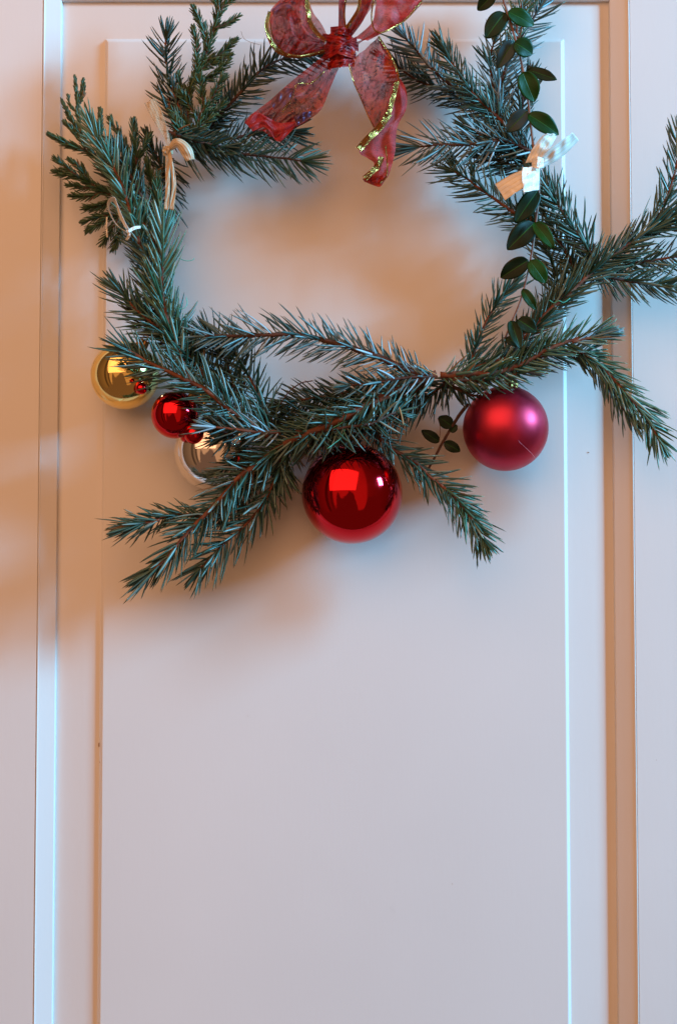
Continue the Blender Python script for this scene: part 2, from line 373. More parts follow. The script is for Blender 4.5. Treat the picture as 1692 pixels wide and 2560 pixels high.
# needles: curved four-sided blades, joined per branch
RT = np.array([0.0, 0.30, 0.68, 0.90]); RW = np.array([0.62, 1.0, 0.92, 0.55])
def needle_mesh(name, base, d0, axis, L, width, bend, wmul=1.0):
    n = len(base); nr = len(RT)
    side = norm(np.cross(d0, axis) + 1e-6); thick = norm(np.cross(side, d0))
    # random roll of the blade
    ro = RNG.uniform(-0.9, 0.9, (n, 1)); side, thick = side * np.cos(ro) + thick * np.sin(ro), thick * np.cos(ro) - side * np.sin(ro)
    V = np.zeros((n, nr * 4 + 1, 3)); al = np.zeros((n, nr * 4 + 1))
    for i, (t, wd) in enumerate(zip(RT, RW)):
        c = base + L[:, None] * (t * d0 + bend[:, None] * t * t * axis)
        ws = (width * wd)[:, None]
        V[:, i * 4 + 0] = c + side * ws * 0.5; V[:, i * 4 + 1] = c + thick * ws * 0.30
        V[:, i * 4 + 2] = c - side * ws * 0.5; V[:, i * 4 + 3] = c - thick * ws * 0.30
        al[:, i * 4:i * 4 + 4] = t
    V[:, -1] = base + L[:, None] * (d0 + bend[:, None] * axis); al[:, -1] = 1
    fs = []
    for i in range(nr - 1):
        for k in range(4):
            a = i * 4 + k; b = i * 4 + (k + 1) % 4
            fs.append((a, b, b + 4, a + 4))
    nq = len(fs); ts = [((nr - 1) * 4 + k, (nr - 1) * 4 + (k + 1) % 4, nr * 4) for k in range(4)]
    per = nr * 4 + 1
    q = (np.array(fs)[None] + (np.arange(n) * per)[:, None, None]).reshape(-1, 4)
    t3 = (np.array(ts)[None] + (np.arange(n) * per)[:, None, None]).reshape(-1, 3)
    me = bpy.data.meshes.new(name)
    me.vertices.add(n * per); me.vertices.foreach_set('co', V.reshape(-1))
    loops = np.concatenate([q.reshape(-1), t3.reshape(-1)])
    me.loops.add(len(loops)); me.loops.foreach_set('vertex_index', loops.astype(np.int32))
    npoly = len(q) + len(t3); me.polygons.add(npoly)
    st = np.concatenate([np.arange(len(q)) * 4, len(q) * 4 + np.arange(len(t3)) * 3])
    me.polygons.foreach_set('loop_start', st.astype(np.int32))
    me.update(calc_edges=True)
    a = me.attributes.new('along', 'FLOAT', 'POINT'); a.data.foreach_set('value', al.reshape(-1).astype(np.float32))
    return me

def grow(W, tot, L, ang, spacing, front=0.42, angtip=None, tipn=10, curl=0.25, start=0.0, Lb=0.75, Lt=0.9, azs=None):
    """needle placement on stem W (n,3), metres; returns base, d0, axis, L, bend"""
    n = int(tot * (1 - start) / spacing)
    s = start + (1 - start) * (np.arange(n) + RNG.uniform(-.4, .4, n)) / max(n, 1); s = np.clip(s, 0, 1)
    idx = s * (len(W) - 1); i0 = np.clip(idx.astype(int), 0, len(W) - 2); fr = (idx - i0)[:, None]
    base = W[i0] * (1 - fr) + W[i0 + 1] * fr
    T = norm(W[i0 + 1] - W[i0])
    up = np.array([0, -1.0, 0.0]); A = norm(np.cross(T, up)); B = norm(np.cross(A, T))   # B faces the room
    az = np.arange(n) * 2.39996 + RNG.uniform(-.35, .35, n)
    # thin out needles that stand straight at the viewer, so the twig shows
    sn = np.sin(az); keep = ~((sn > 0.55) & (RNG.random(n) > front)); keep &= ~((sn < -0.75) & (RNG.random(n) > 0.5))
    base, T, A, B, az, s = [q[keep] for q in (base, T, A, B, az, s)]
    n = len(az)
    if angtip is None: angtip = ang * 0.55
    a = ang + (angtip - ang) * np.clip((s - 0.80) / 0.2, 0, 1) ** 1.3
    a = a + RNG.normal(0, 0.055, n)
    rad = A * np.cos(az)[:, None] + B * np.sin(az)[:, None]
    d0 = T * np.cos(a)[:, None] + rad * np.sin(a)[:, None] + RNG.normal(0, .035, (n, 3))
    Ls = L * (Lb + (1 - Lb) * np.clip(s / 0.25, 0, 1)) * (1 + (Lt - 1) * np.clip((s - 0.75) / 0.25, 0, 1)) * RNG.uniform(0.68, 1.12, n)
    bd = RNG.normal(0.75, 0.55, n) * curl
    ax = T.copy()
    if tipn:
        tT = norm(W[-1] - W[-3]); A1 = norm(np.cross(tT, up)); B1 = np.cross(A1, tT)
        z = np.arange(tipn) * 2.39996; aa = RNG.uniform(0.05, 0.5, tipn) * (angtip / 0.45)
        r1 = np.cos(z)[:, None] * A1 + np.sin(z)[:, None] * B1
        base = np.vstack([base, np.repeat(W[-1][None], tipn, 0)]); d0 = np.vstack([d0, tT * np.cos(aa)[:, None] + r1 * np.sin(aa)[:, None]])
        ax = np.vstack([ax, np.repeat(tT[None], tipn, 0)]); Ls = np.concatenate([Ls, L * Lt * RNG.uniform(.75, 1.0, tipn)]); bd = np.concatenate([bd, np.full(tipn, curl * .3)])
    d0 = norm(d0)
    # keep needles off the door face
    tipy = base[:, 1] + Ls * (d0[:, 1])
    bad = tipy > -0.0015
    d0[bad, 1] = (-0.0015 - base[bad, 1]) / Ls[bad]
    d0[bad] = norm(d0[bad])
    return base, d0, ax, Ls, bd

WREATH = empty('christmas_wreath', P(850, 760, 30), 'round green wreath of spruce branches hanging on the pale panelled door', 'wreath')
DENS, WID = 1.08, 1.66
def branch(pts, L=80, ang=0.85, sp=2.3, mt=None, r0=1.7, r1=0.8, w=1.45, name='spruce_branch', bark=None, label=None, dd=45, twigs=(), **kw):
    """pts: (x, y[, depth mm]) photo pixels, base to tip; L needle length in photo pixels"""
    W, tot = cat_rom(world(pts, dd), max(16, 6 * len(pts)))
    n = len(W)
    W = W + np.cumsum(RNG.normal(0, 0.00022, W.shape), axis=0) * np.linspace(0, 1, n)[:, None] * [1, .3, 1]
    dm = pts[0][2] if len(pts[0]) > 2 else dd
    px = PX(dm)
    st = link(name, tube_mesh(name, W, np.linspace(r0, r1, n) * MM, 8, 0.5), bark or BARK, WREATH)
    if label: st['label'] = label
    sp *= 0.78 if (mt is DARK or mt is JUNI) else DENS
    parts = [grow(W, tot, L * px, ang, sp * px, **kw)]
    for tw in twigs:                         # side shoots: (points, needle length, angle)
        W2, t2 = cat_rom(world(tw[0], dm), 14)
        o = link('side_twig', tube_mesh('side_twig', W2, np.linspace(r1 * 1.1, r1 * .7, 14) * MM, 6, 0.4), bark or BARK, st)
        k2 = dict(kw); k2.pop('start', None); k2['tipn'] = 6
        parts.append(grow(W2, t2, tw[1] * px, tw[2] if len(tw) > 2 else ang, sp * px, **k2))
    base, d0, ax, Ls, bd = [np.concatenate([q[i] for q in parts]) for i in range(5)]
    wd = w * WID * MM * RNG.uniform(.8, 1.15, len(base))
    me = needle_mesh('needles', base, d0, ax, Ls, wd, bd)
    o = link('needles', me, mt or SPRUCE, st, smooth=False)
    o['kind'] = 'stuff'
    return st

# ------------------------------------------------------------------ the door
def xz(px, py, d): p = P(px, py, d); return p.x, p.z
door = empty('panelled_door', (0, 0, 0), 'pale painted door with a raised centre panel and sloped mouldings behind the wreath', 'door')
def build_door():
    STILE = -10.0; GROOVE = -9.0            # mm: stile face stands 10 mm proud (toward room = positive d)
    dst = 4.0; dgr = -6.3; dbev = -2.6; dpan = 0.0
    yst, ygr, ybv, ypn = -dst * MM, -dgr * MM, -dbev * MM, -dpan * MM
    # x positions measured at mid height
    xl0 = xz(97, 1280, dst)[0]; xl1 = xz(146, 1280, dgr)[0]; xl2 = xz(255, 1280, dbev)[0]; xl3 = xz(260, 1280, dpan)[0]
    xr0 = xz(1584, 1280, dst)[0]; xr1 = xz(1531, 1280, dgr)[0]; xr2 = xz(1417, 1280, dbev)[0]; xr3 = xz(1411, 1280, dpan)[0]
    zt2 = xz(840, 98, dbev)[1]; zt3 = xz(840, 104, dpan)[1]; zt1 = xz(840, 7, dgr)[1]; zt0 = zt1 + 0.016
    zb = xz(840, 2560, 0)[1] - 0.42; zT = zt0 + 0.16
    zb3 = zb + 0.10
    def quadstrip(name, prof, close=None):
        """rings of 4 corners (x0,x1,zbot,ztop,y) joined into nested frames"""
        v = []; f = []
        for (a, b, c, d_, y) in prof: v += [(a, y, c), (b, y, c), (b, y, d_), (a, y, d_)]
        for i in range(len(prof) - 1):
            for k in range(4):
                p = i * 4 + k; q = i * 4 + (k + 1) % 4
                f.append((p, q, q + 4, p + 4))
        return v, f
    import bmesh
    def fin(name, v, f, bevel=0.0):
        me = mesh(name, v, f); o = link(name, me, PAINT, door, smooth=False)
        bm = bmesh.new(); bm.from_mesh(me); bmesh.ops.recalc_face_normals(bm, faces=bm.faces); bm.to_mesh(me); bm.free()
        if bevel:
            b = o.modifiers.new('bevel', 'BEVEL'); b.width = bevel; b.segments = 3; b.limit_method = 'ANGLE'; b.angle_limit = R(10)
            me.polygons.foreach_set('use_smooth', [True] * len(me.polygons))
            o.modifiers.new('wn', 'WEIGHTED_NORMAL')
        return o
    zbo = zb - 0.02
    # raised panel: field, small step, sloped border
    v, f = quadstrip('panel', [
        (xl1 - .004, xr1 + .004, zb - .004, zt1 + .004, ygr + .006),
        (xl1 - .004, xr1 + .004, zb - .004, zt1 + .004, ygr),
        (xl1 + (xl2 - xl1) * .45, xr1 + (xr2 - xr1) * .45, zb + .035, zt1 + (zt2 - zt1) * .45, ygr + (ybv - ygr) * .40),
        (xl2, xr2, zb3, zt2, ybv), (xl3, xr3, zb3 + .002, zt3, ypn)])
    n = len(v); f.append((n - 4, n - 3, n - 2, n - 1))
    f.append((0, 1, 2, 3))
    fin('raised_panel', v, f, 0.0008)
    # mouldings, mitred at the corners: profile from the stile lip down to the groove
    def mould(name, corners_out, corners_in):
        # each corner: (x, z); profile steps between outer (stile) and inner (groove)
        prof = [(0.0, yst - .0003), (0.06, yst - .0004), (0.10, yst + .0003), (0.50, yst + .0027), (0.92, ygr - .0052), (0.97, ygr - .0050), (0.995, ygr - .0042), (1.0, ygr - .0004), (1.0, ygr + .006), (0.0, ygr + .006)]
        v = []; f = []
        for e in (0, 1):
            (xo, zo), (xi, zi) = corners_out[e], corners_in[e]
            for t, y in prof: v.append((xo + (xi - xo) * t, y, zo + (zi - zo) * t))
        m = len(prof)
        for k in range(m): f.append((k, (k + 1) % m, m + (k + 1) % m, m + k))
        f.append(tuple(range(m))); f.append(tuple(range(m, 2 * m))[::-1])
        fin(name, v, f, 0.0006)
    mould('moulding', [(xl0, zbo), (xl0, zt0)], [(xl1, zbo), (xl1, zt1)])
    mould('moulding', [(xr0, zbo), (xr0, zt0)], [(xr1, zbo), (xr1, zt1)])
    mould('moulding', [(xl0 + .00002, zt0), (xr0 - .00002, zt0)], [(xl1 + .00002, zt1), (xr1 - .00002, zt1)])
    def box(name, x0, x1, z0, z1):
        v = [(x, y, z) for x in (x0, x1) for y in (yst, ygr + .006) for z in (z0, z1)]
        f = [(0, 1, 3, 2), (4, 6, 7, 5), (0, 4, 5, 1), (2, 3, 7, 6), (0, 2, 6, 4), (1, 5, 7, 3)]
        fin(name, v, f, 0.0006)
    box('stile', xl0 - .26, xl0 - .0003, zbo - .15, zT)
    box('stile', xr0 + .0003, xr0 + .26, zbo - .15, zT)
    box('top_rail', xl0, xr0, zt0 + .0003, zT)
    box('bottom_rail', xl0, xr0, zbo - .15, zbo)
build_door()
CHIP = simple('bare_wood_chip', (0.30, 0.17, 0.09), 0.8)
def chip(x, y, w_, h_, d, sd):
    rr = random.Random(sd); n = 9; c = P(x, y, d); v = []
    for dep in (0.0, 0.0004):
        for i in range(n):
            a = 2 * math.pi * i / n; q = rr.uniform(.6, 1.15)
            v.append(c + Vector((math.cos(a) * w_ * q * PX(0), -.0001 + dep, math.sin(a) * h_ * q * PX(0))))
    f = [tuple(range(n)), tuple(range(n, 2 * n))[::-1]] + [(i, (i + 1) % n, n + (i + 1) % n, n + i) for i in range(n)]
    link('paint_chip', mesh('paint_chip', v, f), CHIP, door, smooth=False)
chip(248, 1862, 1.6, 6, -2.2, 1); chip(251, 1905, 1.0, 4, -2.3, 2); chip(1470, 1131, 2.6, 1.2, -4.0, 3)
chip(620, 1790, 1.0, .8, 0, 4); chip(1130, 2210, .9, 1.1, 0, 5); chip(1640, 1900, 1.1, .9, 3.9, 6)

# ------------------------------------------------------------------ baubles
def lathe(name, prof, segs=48):
    v = []; f = []; n = len(prof)
    for k in range(segs):
        a = 2 * math.pi * k / segs
        for r, z in prof: v.append((r * math.cos(a), r * math.sin(a), z))
    for k in range(segs):
        for i in range(n - 1):
            a = k * n + i; b = ((k + 1) % segs) * n + i
            f.append((a, b, b + 1, a + 1))
    return mesh(name, v, f)
def bauble(name, x, y, d, r_px, m, label, capm=CAP, tilt=0.0, hang=None, cat='bauble', group=None):
    c = P(x, y, d); r = r_px * PX(d)
    o = empty(name, c, label, cat, group)
    prof = [(max(1e-5, r * math.sin(t)), -r * math.cos(t)) for t in np.linspace(0, math.pi * .955, 40)]
    o.rotation_euler = (0, 0, 0)
    rot = Matrix.Rotation(tilt, 4, 'Y')
    b = bpy.data.objects.new('glass_ball', lathe('glass_ball', prof, 72)); COL.objects.link(b)
    b.data.materials.append(m); b.data.polygons.foreach_set('use_smooth', [True] * len(b.data.polygons))
    b.parent = o; b.matrix_local = rot
    rc = max(r * .17, .0016); h = rc * 1.1
    cp = []
    for t in np.linspace(0, 1, 6): cp.append((rc * (1.05 - .1 * t), r * .965 + h * t))
    cp += [(rc * .6, r * .965 + h * 1.12), (1e-5, r * .965 + h * 1.15)]
    cme = lathe('cap', cp, 24)
    for vv in cme.vertices:                      # crimped skirt
        a = math.atan2(vv.co.y, vv.co.x); k = 1 + .06 * math.cos(12 * a); vv.co.x *= k; vv.co.y *= k
    cap = bpy.data.objects.new('cap', cme); COL.objects.link(cap); cme.materials.append(capm)
    cap.parent = o; cap.matrix_local = rot
    W = [(math.cos(a) * rc * .5, 0, r * .965 + h * 1.1 + rc * .45 + math.sin(a) * rc * .5) for a in np.linspace(-1.2, 2 * math.pi - 1.9, 14)]
    lp = bpy.data.objects.new('loop', tube_mesh('loop', W, [max(.0004, rc * .07)] * 14, 5)); COL.objects.link(lp)
    lp.data.materials.append(capm); lp.parent = o; lp.matrix_local = rot
    top = rot @ Vector((0, 0, r * .965 + h + rc * .8))
    if hang:
        q = P(*hang) - c
        W = [tuple(top.lerp(q, t) + Vector((0.0006 * math.sin(t * 5), 0, 0))) for t in np.linspace(0, 1, 8)]
        th = bpy.data.objects.new('hanging_thread', tube_mesh('hanging_thread', W, [.00028] * 8, 5)); COL.objects.link(th)
        th.data.materials.append(WIRE); th.parent = o
    return o
bauble('christmas_bauble', 880, 1234, 47, 126, RED, 'large mirror-bright red ball hanging at the bottom centre of the wreath', tilt=-.03, hang=(868, 1040, 62))
bm_ = bauble('christmas_bauble', 1263, 1071, 41, 107, MATTE, 'matte pinkish-red ball with a thin seam line, hanging at the lower right', tilt=.12, hang=(1284, 900, 60))
bauble('christmas_bauble', 313, 938, 33, 86, GOLDB, 'shiny gold ball half behind spruce needles at the lower left', tilt=.5, hang=(420, 860, 50))
bauble('christmas_bauble', 438, 1037, 62, 60, RED, 'small shiny red ball between the gold ball and the silver ball', tilt=.75, hang=(520, 960, 60))
bauble('christmas_bauble', 535, 1128, 37, 99, SILVER, 'shiny silver ball half hidden by needles below the small red ball', capm=CAPS, tilt=.5, hang=(640, 1030, 50))
bauble('small_bauble', 486, 1086, 66, 25, RED, 'tiny red ball in front of the top edge of the silver ball', tilt=.9, hang=(560, 1030, 75), group=None)
bauble('small_bauble', 354, 971, 74, 15, RED, 'tiny red bead ball shown against the gold ball', tilt=.6, hang=(400, 930, 75))
bauble('small_bauble', 508, 992, 62, 20, GOLDB, 'tiny gold ball tucked under needles beside the small red ball', tilt=.6, hang=(540, 950, 60))
bauble('small_bauble', 592, 1100, 76, 13, SILVER, 'tiny silver bead among the needles at the right of the silver ball', capm=CAPS, tilt=.6, hang=(620, 1070, 75))
# seam on the matte ball: pale, cut to the arc that catches light
def seam():
    c = P(1263, 1071, 41); r = 107 * PX(41) * 1.0015
    def sph(x, y):
        dx = (x - 1263) / 107.0; dy = (1071 - y) / 107.0
        dz = math.sqrt(max(0.0, 1 - dx * dx - dy * dy)); return np.array([dx, -dz, dy])
    pts = [sph(1284, 1112), sph(1301, 1126), sph(1318, 1138), sph(1334, 1148.0)]
    W, _ = cat_rom([p * r for p in pts], 24); W = norm(W) * r
    me = tube_mesh('seam', W, np.concatenate([np.linspace(.00004, .00018, 12), np.linspace(.00018, .00014, 12)]), 5)
    o = bpy.data.objects.new('seam', me); COL.objects.link(o); me.materials.append(SEAM); o.parent = bm_
seam()

# ------------------------------------------------------------------ spruce branches (photo pixels, depth mm)
B = branch
# top left
B([(440, 345, 45), (428, 271, 42), (420, 191, 42), (416, 128, 45), (418, 104, 46)], 66, 0.95, 2.9, DARK, tipn=9, start=.1)
B([(500, 345, 35), (534, 306, 38), (603, 230, 40), (665, 165, 38), (730, 142, 34), (790, 138, 30)], 72, 0.98, 2.0, DARK, bark=BARKD)
B([(450, 365, 48), (483, 373, 50), (576, 383, 50), (672, 390, 52), (752, 398, 54)], 90, 0.98, 1.9, SPRUCE, bark=BARKD, Lb=.9, angtip=.75, tipn=12)
B([(470, 360, 40), (560, 350, 36), (650, 335, 34), (720, 330, 34)], 75, 1.0, 2.6, DARK, bark=BARKD)
B([(430, 395, 40), (428, 450, 36), (432, 520, 30)], 66, 1.1, 2.6, DARK, bark=BARKD, angtip=.8)
B([(425, 470, 34), (400, 410, 34), (378, 360, 36)], 55, 0.6, 2.8, DARK, bark=BARKD)
B([(520, 350, 40), (470, 310, 45), (440, 250, 48), (432, 222, 50)], 40, 0.8, 2.2, BLUE, w=1.2)
# juniper at the top left
J = dict(name='juniper_sprig', mt=JUNI, w=1.15, r0=1.3, r1=.7, bark=BARKD, label='short-needled dark green juniper sprig')
B([(470, 330, 46), (476, 223, 46), (511, 153, 44), (527, 105, 44), (543, 54, 44), (551, 0, 44), (553, -30, 44)], 26, .65, 1.7, start=.12, twigs=[
    ([(480, 215), (489, 179), (492, 121), (485, 78)], 24), ([(511, 153), (550, 135), (583, 105)], 24), ([(520, 130), (510, 75), (488, 28)], 24),
    ([(538, 70), (565, 60), (590, 45)], 22), ([(545, 45), (560, 15), (578, 0)], 22), ([(500, 175), (530, 160), (570, 140)], 22),
    ([(488, 205), (530, 190), (565, 158)], 26), ([(470, 260), (450, 215), (446, 195)], 24), ([(548, 20), (530, -10), (520, -20)], 22)], **J)
B([(490, 350, 52), (500, 290, 56), (530, 245, 56), (552, 200, 54)], 30, .75, 1.7, twigs=[([(497, 300), (470, 260), (452, 235)], 28), ([(500, 290), (540, 280), (556, 262)], 28), ([(488, 330), (455, 300), (436, 280)], 28), ([(510, 270), (505, 235), (500, 205)], 28)], **J)
B([(480, 370, 56), (455, 330, 60), (440, 300, 60)], 32, .8, 1.8, twigs=[([(470, 350), (500, 320), (520, 300)], 30)], **J)
# juniper on the far left
B([(330, 520, 40), (285, 440, 40), (236, 388, 38), (177, 360, 38), (138, 338, 40)], 26, .55, 1.6, twigs=[
    ([(236, 388), (205, 330), (196, 290), (193, 240), (188, 200)], 17, .42), ([(228, 375), (195, 325), (175, 290), (160, 260)], 20, .42),
    ([(215, 370), (190, 335), (168, 310)], 20, .45), ([(255, 400), (250, 340), (251, 285)], 22), ([(194, 262), (204, 228), (208, 205)], 14, .4),
    ([(196, 285), (176, 262), (172, 245)], 14, .4), ([(197, 262), (206, 245), (211, 216)], 14, .4)], **J)
B([(345, 540, 34), (300, 500, 34), (250, 475, 34), (192, 442, 36), (148, 408, 38)], 27, .6, 1.6, twigs=[
    ([(192, 442), (165, 438), (145, 432)], 24), ([(230, 465), (205, 425), (182, 405)], 24), ([(260, 480), (225, 490), (190, 490)], 26),
    ([(290, 498), (255, 515), (222, 520)], 26), ([(300, 500), (280, 450), (262, 420)], 26), ([(240, 470), (212, 470), (180, 465)], 24)], **J)
B([(350, 520, 42), (345, 440, 42), (342, 369, 42), (341, 308, 42)], 28, .55, 1.7, twigs=[([(343, 400), (360, 370), (372, 345)], 24), ([(345, 430), (325, 400), (315, 370)], 24)], **J)
B([(350, 540, 38), (330, 430, 38), (308, 354, 38), (286, 308, 38)], 28, .55, 1.7, **J)
B([(355, 560, 36), (310, 540, 34), (265, 537, 34), (218, 548, 34)], 28, .6, 1.8, twigs=[([(285, 536), (250, 560), (228, 572)], 24), ([(300, 540), (285, 565), (262, 600)], 28), ([(310, 545), (300, 580), (288, 612)], 28)], **J)
B([(392, 640, 54), (398, 560, 54), (396, 500, 54), (395, 455, 54)], 32, .55, 1.8, **J)
B([(400, 560, 40), (385, 480, 40), (372, 420, 40)], 34, .6, 2.0, **J)
# fresh spruce over the left cluster
B([(350, 610, 62), (333, 550, 66), (310, 472, 70), (280, 404, 72), (250, 355, 70), (236, 325, 68)], 82, .62, 2.2, LIGHTG, tipn=8, curl=.15, Lb=.9)
B([(400, 640, 58), (360, 560, 60), (335, 500, 56), (310, 450, 52)], 75, .7, 2.8, LIGHTG, curl=.15)
B([(455, 900, 50), (409, 760, 62), (405, 653, 66), (403, 576, 66)], 92, .62, 2.0, LIGHTG, tipn=10, curl=.3)
B([(420, 820, 44), (395, 720, 48), (372, 645, 50), (345, 600, 50)], 84, .72, 2.2, SPRUCE, curl=.2)
B([(520, 950, 40), (475, 894, 46), (430, 844, 52), (345, 775, 56), (305, 730, 56)], 86, .78, 2.0, SPRUCE, curl=.2, twigs=[([(400, 815), (385, 760), (380, 710)], 80)])
B([(480, 960, 52), (450, 880, 50), (440, 800, 48), (425, 770, 48)], 75, .8, 2.4, SPRUCE)
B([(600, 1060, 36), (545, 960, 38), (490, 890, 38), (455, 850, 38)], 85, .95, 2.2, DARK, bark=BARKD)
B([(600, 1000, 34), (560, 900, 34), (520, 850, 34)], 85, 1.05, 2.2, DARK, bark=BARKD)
# branch across the gold ball
B([(680, 1100, 60), (621, 1055, 66), (560, 1013, 74), (514, 975, 80), (430, 932, 84), (372, 906, 84), (322, 876, 84)], 88, .85, 1.8, SPRUCE, front=.28, r0=2.4, r1=1.3, curl=.3, angtip=.6, tipn=8)
B([(690, 1080, 44), (655, 1010, 44), (620, 930, 40), (590, 880, 38)], 85, .9, 2.2, SPRUCE, bark=BARKD)
# arching branch in the middle
B([(1060, 945, 62), (1013, 923, 66), (946, 892, 68), (857, 861, 66), (768, 838, 62), (701, 834, 60), (603, 841, 56), (515, 843, 54)], 88, .92, 1.55, BLUE, front=.2, bark=BARKD, angtip=.55, curl=.2, r0=3, r1=1.2)
# thick main stem
B([(1090, 935, 60), (1013, 963, 62), (924, 1012, 74), (857, 1044, 82), (768, 1084, 78), (700, 1115, 62), (640, 1160, 66), (589, 1200, 70), (518, 1279, 72), (468, 1329, 72), (414, 1394, 72), (372, 1430, 70)], 82, .88, 1.6, SPRUCE, front=.34, r0=3.6, r1=1.3, angtip=.30, tipn=16, curl=.35, Lt=.95,
  twigs=[([(505, 1290), (445, 1287), (400, 1296), (361, 1306), (325, 1313)], 62, .8)])
B([(400, 1300, 72), (361, 1306, 72), (325, 1314, 72)], 70, .40, 1.6, SPRUCE, angtip=.15, tipn=18, r0=1.2)
B([(980, 985, 50), (880, 1020, 50), (790, 1050, 48), (710, 1070, 46)], 95, 1.05, 1.5, DARK, bark=BARKD, r0=3)
B([(1010, 970, 44), (920, 970, 44), (830, 990, 44), (760, 1000, 42), (700, 1020, 42)], 66, 1.0, 2.0, DARK, bark=BARKD)
B([(1080, 940, 70), (1010, 945, 76), (930, 960, 78), (880, 965, 78)], 60, .95, 3.6, BLUE, bark=BARKD)
B([(1060, 960, 58), (1010, 1000, 56), (950, 1050, 54), (900, 1070, 50)], 85, 1.0, 2.0, DARK, bark=BARKD)
B([(1130, 940, 48), (1080, 980, 46), (1020, 1010, 44)], 80, .9, 2.0, DARK, bark=BARKD)
B([(780, 1060, 50), (740, 1090, 54), (700, 1140, 54), (700, 1190, 50)], 75, .8, 2.2, SPRUCE, bark=BARKD)
B([(720, 1100, 46), (709, 1145, 46), (659, 1256, 50), (606, 1321, 52), (552, 1371, 52), (502, 1424, 52)], 84, .85, 1.9, SPRUCE, bark=BARK, angtip=.6, tipn=10)
B([(640, 1130, 46), (610, 1200, 46), (560, 1260, 46), (520, 1290, 46)], 70, .85, 2.4, SPRUCE, bark=BARK)
B([(700, 1080, 70), (650, 1080, 78), (600, 1075, 82), (540, 1070, 84)], 74, .8, 3.2, BLUE, bark=BARK)
B([(740, 1080, 74), (800, 1078, 80), (860, 1070, 84), (930, 1060, 84), (990, 1030, 76)], 78, 1.25, 2.6, SPRUCE, bark=BARKD, tipn=6)
B([(960, 1000, 64), (900, 1045, 66), (830, 1075, 66), (770, 1100, 62)], 84, 1.15, 2.0, DARK, bark=BARKD)
B([(1130, 950, 62), (1200, 950, 64), (1270, 940, 64), (1330, 925, 64)], 58, .95, 2.2, SPRUCE, bark=BARKD)
B([(1120, 960, 50), (1170, 985, 50), (1200, 990, 50)], 60, .9, 2.4, DARK, bark=BARKD)
# lower right shoot
B([(930, 1080, 38), (982, 1124, 44), (1036, 1155, 50), (1080, 1196, 55), (1125, 1231, 60), (1170, 1285, 64), (1202, 1340, 66)], 78, .82, 1.9, SPRUCE, bark=BARK, tipn=12, angtip=.55)
B([(1100, 1212, 58), (1140, 1246, 61), (1176, 1296, 65), (1204, 1345, 67)], 66, .6, 2.4, LIGHTG, bark=BARK)
# right bottom
B([(1100, 938, 60), (1170, 935, 62), (1247, 930, 64), (1318, 903, 66), (1366, 874, 68), (1397, 863, 68), (1450, 848, 68), (1490, 836, 68)], 76, .85, 1.7, LIGHTG, front=.18, r0=3, r1=1.2, angtip=.38, tipn=8)
B([(1430, 856, 70), (1470, 843, 70), (1500, 833, 70)], 66, .35, 1.7, BLUE, angtip=.22, tipn=18, r0=1.2)
B([(1120, 945, 50), (1180, 922, 52), (1282, 890, 54), (1340, 872, 56)], 72, .9, 1.9, SPRUCE)
B([(1200, 930, 40), (1280, 915, 42), (1380, 885, 46), (1463, 881, 50)], 70, .95, 2.0, SPRUCE)
B([(1440, 872, 50), (1499, 912, 54), (1530, 947, 56), (1574, 996, 58), (1618, 1053, 60), (1645, 1100, 60)], 78, .62, 1.7, LIGHTG, tipn=12, angtip=.5, front=.5)
B([(1440, 890, 44), (1490, 925, 46), (1530, 980, 48), (1575, 1045, 50)], 62, .7, 2.4, SPRUCE, bark=BARKD)
B([(1165, 930, 44), (1190, 863, 46), (1216, 806, 48), (1247, 753, 50), (1275, 720, 50)], 62, .8, 2.0, SPRUCE, angtip=.35, tipn=12)
B([(1250, 940, 36), (1290, 870, 38), (1320, 820, 40)], 66, .8, 2.2, DARK, bark=BARKD)
# right side
B([(1310, 850, 54), (1344, 810, 58), (1375, 775, 60), (1419, 735, 62), (1463, 696, 62), (1494, 665, 62), (1552, 625, 62), (1596, 594, 62), (1662, 554, 62), (1740, 515, 62)], 84, .66, 1.6, SPRUCE, front=.5, r0=2.6)
B([(1340, 830, 48), (1380, 760, 48), (1420, 700, 46), (1450, 660, 44)], 84, .8, 2.0, SPRUCE)
B([(1600, 600, 56), (1640, 550, 58), (1662, 505, 60), (1680, 444, 60), (1692, 380, 60), (1697, 345, 60)], 74, .70, 2.0, SPRUCE, tipn=10)
B([(1470, 672, 54), (1530, 694, 54), (1596, 704, 54), (1680, 712, 54), (1750, 722, 54)], 78, .85, 1.6, SPRUCE, bark=BARKD)
B([(1500, 665, 48), (1570, 660, 48), (1640, 650, 48), (1720, 640, 48)], 66, .9, 2.2, SPRUCE)
B([(1640, 575, 60), (1690, 560, 60), (1760, 570, 60)], 66, .8, 2.4, SPRUCE)
B([(1485, 665, 56), (1468, 620, 58), (1432, 568, 60), (1397, 510, 60), (1362, 457, 58)], 82, .82, 1.7, SPRUCE, bark=BARKD)
B([(1450, 700, 46), (1420, 640, 46), (1390, 590, 46), (1350, 520, 44)], 84, .85, 1.9, SPRUCE, bark=BARKD)
B([(1400, 780, 40), (1390, 700, 40), (1370, 630, 40), (1330, 560, 40)], 78, .85, 2.1, SPRUCE, bark=BARKD)
B([(1340, 570, 48), (1281, 530, 50), (1234, 497, 52), (1177, 454, 52), (1140, 428, 50)], 86, .95, 1.9, SPRUCE, angtip=.7)
B([(1380, 470, 40), (1320, 440, 38), (1260, 410, 38), (1220, 400, 38)], 72, .95, 2.2, DARK, bark=BARKD)
